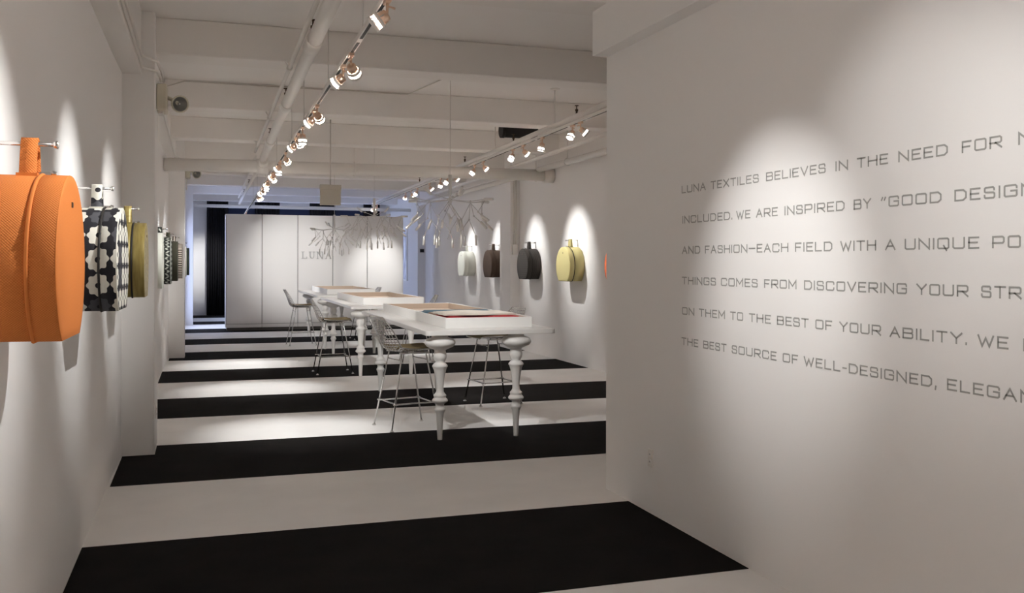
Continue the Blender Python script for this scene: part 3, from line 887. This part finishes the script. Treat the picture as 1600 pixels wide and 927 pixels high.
# second sprinkler line over the tables
p2 = lambda y: (3.995 + (y - 8.98) * .0305, y, 3.285)
t, o = pline('sprinkler_main', [p2(5.0), p2(26.1)], .032, 'white sprinkler pipe directly above the track over the bag wall')
for y in (9.85, 12.35, 15.2, 19.2):
    q = p2(y); sprinkler(t, (q[0], q[1], q[2] + .03), o)
for y in (8.75, 10.6, 13.3, 17.5):
    q = Vector(p2(y)) - o
    MB().tube([q + Vector((0,0,.02)), q + Vector((0, 0, CEIL - 3.285))], .010, 8).build('hanger_rod', M['pipe'], t)
    MB().lathe([(.06, 0), (.06, -.006), (.02, -.02)], 14, (q.x, q.y, CEIL - 3.285 - .0)).build('ceiling_plate', M['pipe'], t)
p3 = lambda y: (4.80 + (y - 10.83) * .034, y, 3.245)
pline('white_conduit', [p3(6.5), p3(22.0)], .024, 'white conduit between the sprinkler pipe and the bag wall')
p3b = lambda y: (4.90 + (y - 10.83) * .034, y, 3.262)
pline('white_conduit', [p3b(6.5), p3b(22.0)], .016, 'second, slimmer white conduit alongside the bag wall conduit', n=8)
t, o = pline('wall_pipe', [(5.39, 6.5, 3.20), (5.40, 14.9, 3.20)], .05, 'white pipe hugging the top of the bag wall')
for y in (10.9, 12.0, 13.6):
    q = Vector((5.40, y, 3.20)) - o
    MB().tube([q + Vector((.058*cos(a*pi/8), 0, .058*sin(a*pi/8))) for a in range(16)], .008, 6, closed=True).build('hanger_ring', M['pipe'], t)
    MB().tube([q + Vector((0, 0, .05)), q + Vector((0, 0, CEIL - 3.2))], .010, 8).build('hanger_rod', M['pipe'], t)
pline('wall_pipe', [(5.36, 15.2, 3.16), (5.42, 24.5, 3.16)], .045, 'white pipe along the bag wall beyond the cross pipe')
pline('far_pipe', [(-.38, 26.4, 3.145), (5.66, 26.4, 3.13)], .045, 'white pipe crossing in front of the black curtains')
# cable along the ceiling
pline('ceiling_cable', [(-.42, 11.3, 3.45), (-.40, 11.36, 3.62), (-.2, 11.38, 3.70), (2.40, 11.38, 3.70), (2.72, 9.6, 3.715)], .008, 'thin grey cable stapled across the ceiling behind the second beam', 'nickel', 'cable', 6)
# two conduits under the left soffit that drop to the emergency lamp
t, o = pline('wall_conduit', [(-.472, -1.8, 3.235), (-.472, 8.30, 3.235), (-.36, 8.40, 3.22), (-.345, 8.62, 3.215), (-.345, 8.72, 3.20)], .013, 'lower white conduit along the soffit over the orange bag', n=8)
t, o = pline('wall_conduit', [(-.472, -1.8, 3.315), (-.472, 8.25, 3.315), (-.36, 8.38, 3.30), (-.335, 8.66, 3.27), (-.325, 8.74, 3.20)], .013, 'upper white conduit along the soffit over the orange bag', n=8)
pline('wall_conduit', [(-.362, 8.95, 2.98), (-.415, 9.1, 3.315), (-.415, 15.9, 3.315), (-.25, 16.75, 3.30), (-.25, 16.84, 3.30)], .013, 'inner white conduit along the soffit past the first column', n=8)
pline('wall_conduit', [(-.362, 8.99, 3.0), (-.415, 9.14, 3.36), (-.415, 16.2, 3.36)], .011, 'outer white conduit along the soffit past the first column', n=8)
t, o = pline('wall_conduit', [(-.262, 17.0, 3.25), (-.262, 17.15, 2.98), (-.262, 17.28, 3.1), (-.262, 17.34, 2.9), (-.262, 17.42, 2.93)], .012, 'bent white conduit on the second column below its lamp', n=8)
# conduits and box on the right column
t = tag(empty('conduit_box', (5.60, 16.74, 1.9)), 'white conduit and junction box on the column behind the charcoal bag', 'conduit')
MB().tube([(-.045, -.02, .05), (-.045, -.02, 1.35)], .011, 8).build('pipe_run', M['pipe'], t)
MB().tube([(.0, -.02, .05), (.0, -.02, 1.35)], .011, 8).build('pipe_run', M['pipe'], t)
MB().box((-.075, -.055, -.12), (.03, .008, .07)).build('box', M['pipe'], t, bevel=.004)
# thermostat, outlets
t = tag(empty('thermostat', (5.585, 24.6, 1.95)), 'dark thermostat on the far column of the bag wall', 'thermostat')
MB().box((-.075, -.012, -.07), (.075, .002, .07)).build('back_plate', M['pipe'], t, bevel=.003)
MB().box((-.055, -.03, -.045), (.055, -.010, .045)).build('case', M['dark'], t, bevel=.004)
def outlet(loc, rz, label):
    t = tag(empty('wall_outlet', loc, rz), label, 'outlet', 'power outlets')
    MB().box((-.035, -.006, -.058), (.035, .001, .058)).build('cover_plate', M['pipe'], t, bevel=.003)
    for z in (-.024, .024):
        s = MB().lathe([(.0165, 0), (.0165, .003)], 14, (0, -.006, z), Matrix.Rotation(pi/2, 4, 'X')).build('socket', M['white'], t)
        mb = MB()
        for dx in (-.006, .006): mb.box((dx-.0012, -.0098, z-.004), (dx+.0012, -.0088, z+.006))
        mb.build('slots', M['dark'], s)
    return t
outlet((XP, 5.48, .36), -pi/2, 'white double power outlet low on the lettered wall')
outlet((-.381, 8.68, .33), pi/2, 'white power outlet low on the side of the first column')

# emergency lamps
def em_lamp(loc, label, s=1.0):
    t = tag(empty('emergency_light', loc), label, 'lamp', 'emergency lamps on the columns')
    MB().box((0, -.16*s, -.115*s), (.085*s, .13*s, .115*s)).build('battery_case', M['ivory'], t, bevel=.012)
    MB().box((.01, -.10*s, -.138*s), (.05*s, .06*s, -.114*s)).build('terminal_strip', M['nickel'], t)
    d = Vector((.30, -.93, -.2)).normalized(); c0 = Vector((.185*s, -.02, -.035*s))
    rot = d.to_track_quat('Z', 'Y').to_matrix().to_4x4()
    MB().tube([(.08*s, 0, .02*s), (.13*s, 0, .0), tuple(c0 - d*.03)], .017*s, 8).build('bracket', M['ivory'], t)
    h = MB().lathe([(.02*s, -.07*s), (.05*s, -.05*s), (.074*s, 0), (.078*s, .022*s), (.070*s, .028*s), (.064*s, .020*s), (.050*s, -.018*s), (.001, -.040*s)], 20, tuple(c0), rot).build('lamp_head', M['ivory'], t)
    MB().lathe([(.0625*s, .018*s), (.047*s, -.012*s), (.018*s, -.03*s), (.001, -.033*s)], 20, tuple(c0), rot, caps=False).build('reflector', M['reflector'], h)
    MB().lathe([(.001, .020*s), (.012*s, .012*s), (.015*s, -.008*s), (.010*s, -.03*s)], 10, tuple(c0), rot).build('bulb', M['bulb'], h)
em_lamp((-.379, 8.83, 3.06), 'round emergency lamp with ivory battery box high on the first column')
em_lamp((-.283, 17.15, 3.19), 'round emergency lamp high on the second column', 1.0)

# exit box
t = tag(empty('hanging_box', (1.79, 13.95, 2.47)), 'plain beige box hanging from a rod below the cross pipe', 'sign box')
MB().box((-.15, -.03, 0), (.15, .03, .235)).build('case', M['beige'], t, bevel=.004)
MB().box((-.155, -.035, .235), (.155, .035, .30)).build('canopy', M['beige'], t, bevel=.004)
MB().tube([(0, 0, .29), (0, 0, CEIL - 2.47)], .008, 8).build('rod', M['nickel'], t)
# black cylinder up between the beams
t = tag(empty('black_duct', (4.14, 13.0, 3.56)), 'short black duct up between the beams above the track', 'duct')
MB().tube([(0, 0, 0), (.52, 0, 0)], .11, 20).build('duct_body', M['dark'], t)
MB().tube([(-.02, 0, 0), (.03, 0, 0)], .118, 20).build('collar', M['dark'], t)
MB().box((.1, -.05, .10), (.4, .05, .168)).build('mount', M['dark'], t)

# ------------------------------------------------------------------ curtains and picture at the far end
def curtain(x0, x1, ztop, label):
    t = tag(empty('curtain', ((x0+x1)/2, YB - .16, 0)), label, 'curtain', 'black curtains on the far wall')
    w = (x1-x0)/2; n = 60; mb = MB()
    for s in (0, 1):
        for z in (.01, ztop - .08, ztop):
            for i in range(n+1):
                x = -w + 2*w*i/n
                g = .035 * sin(i * .95) + .012 * sin(i*2.3 + 1)
                mb.v.append((x, g + (.008 if s else 0), z))
    k = n + 1
    for s in (0, 1):
        for r in range(2):
            for i in range(n):
                a = s*3*k + r*k + i
                q = [a, a+1, a+k+1, a+k]
                mb.face(q if s == 0 else q[::-1], smooth=True)
    for i in range(n):
        for r in (0, 2):
            a = r*k+i; mb.face([a, a+3*k, a+3*k+1, a+1] if r == 0 else [a, a+1, a+3*k+1, a+3*k])
    for i in (0, n):
        for r in range(2):
            a = r*k+i; mb.face([a, a+k, a+4*k, a+3*k])
    mb.build('cloth', M['curtain'], t)
    MB().tube([(-w - .04, .0, ztop + .03), (w + .04, 0, ztop + .03)], .014, 8).build('curtain_rod', M['navy'], t)
    hk = MB()
    for i in range(8):
        x = -w + 2*w*(i+.5)/8
        hk.tube([(x, 0, ztop - .02), (x, .0, ztop + .04)], .008, 6)
    hk.build('hooks', M['navy'], t)
curtain(.13, .76, 3.58, 'tall black curtain reaching the floor beside the white panels')
curtain(1.55, 2.30, 3.57, 'black curtain top showing above the first white panels')
curtain(3.22, 4.02, 3.56, 'black curtain top showing behind the hanging beige box')
curtain(4.92, 5.45, 3.55, 'black curtain top showing at the far corner by the bag wall')
t = tag(empty('valance', (2.6, YB - .05, 3.1)), 'dark blue valance board between the black curtains', 'valance')
MB().box((-1.9, -.03, 0), (2.6, .03, .2)).build('board', M['navy'], t)
pm = mat('abstract_print', (0.5, 0.55, 0.65), 0.4)
n = N(pm); tcn = n.node('ShaderNodeTexCoord'); mpn = n.node('ShaderNodeMapping'); mpn.inputs['Scale'].default_value = (1, 5, 1.2)
n.nt.links.new(tcn.outputs['Object'], mpn.inputs[0]); nz = n.node('ShaderNodeTexNoise'); nz.inputs['Scale'].default_value = 1.3; nz.inputs['Detail'].default_value = 3
n.nt.links.new(mpn.outputs[0], nz.inputs['Vector'])
n.color(n.mix(n.math('MULTIPLY_ADD', nz.outputs[0], 5.0, -2.1), (0.30, 0.27, 0.36), (0.85, 0.87, 0.95)))
t = tag(empty('wall_picture', (XR, 27.4, 1.1)), 'tall pale abstract picture on the wall beyond the white panels', 'picture')
MB().box((-.04, -.55, 0), (0, .55, 1.55)).build('frame', M['white'], t, bevel=.004)
MB().box((-.046, -.51, .04), (-.038, .51, 1.51)).build('print', pm, t)

# ------------------------------------------------------------------ branching hanging lamps
def make_chandelier():
    t = empty('branch_chandelier', (0, 0, 0))         # origin = the hub
    MB().tube([(0, 0, .02), (0, 0, CEIL - 2.36)], .0035, 6).build('cable', M['rod'], t)
    MB().tube([(0, 0, -.02), (0, 0, .16)], .016, 10).tube([(0, 0, .05), (0, 0, .28)], .022, 10).build('stem', M['tube'], t)
    MB().lathe([(.004, -.05), (.022, -.04), (.026, -.015), (.022, .01), (.004, .02)], 12).build('hub', M['tube'], t)
    def tube_lamp(p, d, L=.10):
        p = Vector(p); d = Vector(d).normalized()
        MB().tube([p - d*.012, p, p + d*L, p + d*(L+.006)], [.008, .0155, .0155, .012], 10).build('lamp_tube', M['tube'], t)
    def arm(pts):
        mb = MB(); mb.tube(pts, .0042, 6)
        for p in pts[1:-1]: mb.lathe([(.003, -.012), (.011, -.006), (.011, .006), (.003, .012)], 8, tuple(p))
        mb.build('arm', M['rod'], t)
    for k in range(6):
        a = k * pi / 3 + .25
        def P(r, da, z): return Vector((r * cos(a + da), r * sin(a + da), z))
        hub = Vector((0, 0, -.01))
        arm([hub, P(.27, 0, -.035), P(.45, .08, -.015)])                     # level spoke
        tube_lamp(P(.44, .06, -.015), P(1, .12, 0))
        arm([P(.27, 0, -.035), P(.40, -.30, -.21), P(.46, -.16, -.285)])     # dropping zigzags
        tube_lamp(P(.455, -.16, -.28), P(.6, -.1, -.55))
        arm([P(.45, .08, -.015), P(.40, -.12, -.16), P(.42, -.02, -.20)])
        tube_lamp(P(.42, -.02, -.20), P(.7, .3, -.5))
        arm([P(.27, 0, -.035), P(.22, .42, -.24), P(.30, .46, -.43)])
        tube_lamp(P(.30, .46, -.43), P(.04, .1, -1))
        arm([P(.22, .42, -.24), P(.14, .0, -.38), P(.16, -.15, -.47)])
        if k % 2: tube_lamp(P(.16, -.15, -.46), P(.03, 0, -1))
        else: tube_lamp(P(.22, .44, -.25), P(.3, .4, -.8))
        if k % 2 == 0:
            arm([hub, P(.16, .5, .045), P(.23, .52, .055)])
            tube_lamp(P(.22, .50, .055), P(.7, .5, .6))
    return t
C1 = make_chandelier()
for i, (p, rz, l) in enumerate([((2.715, 10.5, 2.36), .0, 'branching silver hanging lamp over the front table'),
                            ((2.675, 15.3, 2.40), .5, 'branching silver hanging lamp over the middle table'),
                            ((2.585, 19.5, 2.33), 1.1, 'branching silver hanging lamp in front of the raised letters')]):
    o = C1 if i == 0 else copy_tree(C1)
    o.location = p; o.rotation_euler = (0, 0, rz)
    tag(o, l, 'chandelier', 'branching hanging lamps')

# ------------------------------------------------------------------ track lights
def track(name, f, sections, z, rods, label, rod_top=None):
    y0 = sections[0][0]
    t = tag(empty(name, (f(y0), y0, z)), label, 'track')
    for a0, a1 in sections:
        d = Vector((f(a1) - f(a0), a1 - a0, 0)); L = d.length; ang = math.atan2(-d.x, d.y)
        R4 = Matrix.Translation((f(a0) - f(y0), a0 - y0, 0)) @ Matrix.Rotation(ang, 4, 'Z')
        MB().box((-.0175, 0, 0), (.0175, L, .032), mtx=R4).build('track_bar', M['trackw'], t, bevel=.002)
        k = int(L / 1.22)
        for i in range(k + 1):
            a, b = i * 1.22 + .05, min((i + 1) * 1.22 - .05, L - .02)
            if b > a: MB().box((-.009, a, -.0015), (.009, b, .002), mtx=R4).build('slot', M['dark'], t)
    for y in rods:
        q = Vector((f(y) - f(y0), y - y0, .03))
        ztop = rod_top if rod_top else (3.415 if any(b <= y <= b + .36 for b in BEAMS) else CEIL - .002)
        MB().tube([q, q + Vector((0, 0, ztop - z - .03))], .0045, 6).build('suspension_rod', M['rod'], t)
f1 = lambda y: .898 + .0103 * (y - 4.655)
f2 = lambda y: 3.985 + .0305 * (y - 8.98)
Z1, Z2 = 2.975, 3.20
track('lighting_track', f1, [(-1.6, 27.4)], Z1, (1.2, 4.55, 5.6, 7.35, 9.4, 10.9, 13.5, 16.5, 19.6, 21.6), 'long white lighting track over the aisle, carrying many spotlights')
track('lighting_track', f2, [(5.2, 14.84), (15.18, 26.1)], Z2, (7.2, 9.6, 12.0, 14.4, 18.4, 22.5), 'white lighting track slung under the sprinkler pipe by the bag wall', 3.254)

def make_head():
    """lamp head; beam along local -z of the pivot part so that every copy is turned as one"""
    r = empty('track_spotlight', (0, 0, 0))
    MB().box((-.015, -.045, -.022), (.015, .045, .0)).tube([(0, 0, -.02), (0, 0, -.075)], .0075, 8).build('adapter', M['copper'], r, bevel=.002)
    h = MB()
    h.lathe([(.018, .075), (.030, .07), (.033, .03), (.028, .012), (.012, .010)], 16)
    hd = h.build('lamp_head', M['copper'], r)
    rg = MB()
    for z, rr in ((-.018, .047), (.022, .045)):
        rg.lathe([(rr - .007, z + .010), (rr, z + .009), (rr, z - .009), (rr - .007, z - .010), (rr - .010, z), (rr - .007, z + .010)], 20, caps=False)
    for a in range(4):
        an = a * pi / 2
        rg.tube([(.042*cos(an), .042*sin(an), -.014), (.034*cos(an), .034*sin(an), .055)], .003, 5)
    rg.build('gimbal_rings', M['trackw'], hd)
    MB().lathe([(.001, -.024), (.036, -.024), (.038, -.018), (.036, -.012), (.001, -.010)], 20).build('lens', M['lens'], hd)
    MB().lathe([(.034, -.002), (.037, .0), (.037, .008), (.034, .010), (.030, .004), (.034, -.002)], 20, caps=False).build('light_slot', M['ring'], hd)
    MB().tube([(0, 0, .06), (0, .03, .10), (0, 0, .12)], .006, 6).build('yoke', M['copper'], hd)
    return r, hd
HEAD, HEADP = make_head()
first = [True]
def lamp(f, y, ztrack, target, label, group, watts, deg, blend=1.0, name_light=True):
    if first[0]: r = HEAD; first[0] = False
    else: r = copy_tree(HEAD)
    r.location = (f(y), y, ztrack)
    base = Vector((f(y), y, ztrack))
    hd = [c_ for c_ in r.children if c_.name.startswith('lamp_head')][0]
    d = (Vector(target) - (base + Vector((0, 0, -.12)))).normalized()
    hd.rotation_mode = 'QUATERNION'
    hd.rotation_quaternion = (-d).to_track_quat('Z', 'Y')
    hd.location = Vector((0, 0, -.085)) + d * .06 + Vector((d.x, d.y, 0)) * .01
    tag(r, label, 'spotlight', group)
    if SPOT_LIGHTS and watts > 0:
        ld = bpy.data.lights.new('lamp_beam', 'SPOT')
        ld.energy = watts; ld.spot_size = math.radians(deg); ld.spot_blend = blend
        ld.color = LAMP_COL; ld.shadow_soft_size = .016
        lo = bpy.data.objects.new('lamp_beam', ld)
        COL.objects.link(lo)
        lo.parent = hd; lo.location = (0, 0, -.05)
    return r
YBAG_L = [3.38, 5.32, 7.5, 9.8, 11.7, 13.75, 15.75, 18.0, 20.0]
BAG = lambda y: (XL(y) + .05, y, 1.72)
RB = lambda y: (XR - .05, y, 1.75)
L1 = [(-.6, (1.2, .2, 0), TABLE_W*.7, 60), (.4, (1.1, 1.0, 0), TABLE_W*.7, 56), (1.6, (XP, 2.1, 1.95), PART_W*.45, 54), (2.7, (XP, 3.0, 1.9), PART_W*.55, 54), (3.15, BAG(3.38), WALL_W, 46), (4.2, (XP, 4.10, 1.5), PART_W*1.25, 46),  # first two: unseen floor lamps, added to raise the ambient light
      (5.05, BAG(5.32), WALL_W, 46), (6.45, (2.5, 8.9, 1.0), TABLE_W, 44), (6.85, BAG(7.5), WALL_W, 46),
      (8.65, (2.5, 11.2, 1.0), TABLE_W, 40), (8.95, BAG(9.8), WALL_W, 38), (10.1, (.9, 9.2, 0), TABLE_W*1.0, 46),
      (10.6, (2.5, 13.6, 1.0), TABLE_W, 40), (11.0, BAG(11.7), WALL_W, 38), (12.5, (2.6, 15.0, 1.0), TABLE_W, 40), (13.5, BAG(13.75), WALL_W, 38),
      (13.75, (.7, 12.4, 0), TABLE_W, 46), (14.9, BAG(15.75), WALL_W, 38), (15.35, (2.5, 17.8, 1.0), TABLE_W, 40), (16.5, BAG(18.0), WALL_W, 36), (16.9, (.6, 15.5, 0), TABLE_W, 46),
      (18.3, (2.1, YC, 1.7), PANEL_W*1.25, 34), (18.6, BAG(20.0), WALL_W, 36), (19.75, (2.6, 20.5, 1.0), TABLE_W, 40), (20.2, (2.2, YC, 1.5), PANEL_W*.5, 40), (27.75, (.6, 24.8, 0), TABLE_W*.5, 50), (28.5, (.0, YB, 1.45), PANEL_W, 36)]
seen = 0; out = 0
for i, (y, tgt, w, dg) in enumerate(L1):
    y = y * .945
    aim = ('a wall bag' if tgt[0] < 0 and tgt[1] < 25 else 'the lettering' if tgt[0] == XP else 'the white panels' if tgt[1] == YC
           else 'the far wall' if tgt[1] > 29 else 'the floor' if tgt[2] == 0 else 'a table')
    if y < 4.5:
        lab = '%s unseen spotlight on the near stretch of the aisle track, aimed at %s' % (ORD[out], aim); out += 1
    else:
        lab = '%s spotlight from the near end of the visible aisle track, aimed at %s' % (ORD[seen] if seen < 20 else 'twenty-' + ORD[seen - 20], aim); seen += 1
    lamp(f1, y, Z1, tgt, lab, 'spotlights on the aisle track', w, dg)
L2 = [(9.70, (XR, 9.3, 1.7), WALL_W, 44), (9.95, (2.8, 9.3, 1.0), TABLE_W*.7, 44), (11.05, (3.4, 11.3, 0), TABLE_W*.7, 46), (11.85, RB(11.93), WALL_W*1.7, 42), (12.35, (2.8, 11.2, 1.0), TABLE_W*.7, 44),
      (13.95, RB(13.85), WALL_W*1.3, 50), (14.5, (2.7, 14.6, 1.0), TABLE_W*.8, 44), (15.9, RB(15.83), WALL_W*1.0, 48), (16.45, (2.7, 15.9, 1.0), TABLE_W*.8, 40), (17.05, (3.6, 17.0, 0), TABLE_W, 46),
      (18.1, RB(18.0), WALL_W*1.0, 46), (19.4, (2.7, 19.3, 1.0), TABLE_W*.8, 44), (20.1, RB(20.0), WALL_W*1.0, 44), (20.8, (4.15, YC, 1.45), PANEL_W*.75, 38), (25.2, (3.9, 29.5, 1.2), 0, 40), (25.9, (3.9, 29.5, 1.2), 0, 40)]
for i, (y, tgt, w, dg) in enumerate(L2):
    lab = '%s spotlight under the sprinkler pipe by the bag wall, counted from the lettered wall' % ORD[i]
    lamp(f2, y, Z2, tgt, lab, 'spotlights on the bag wall track', w, dg)
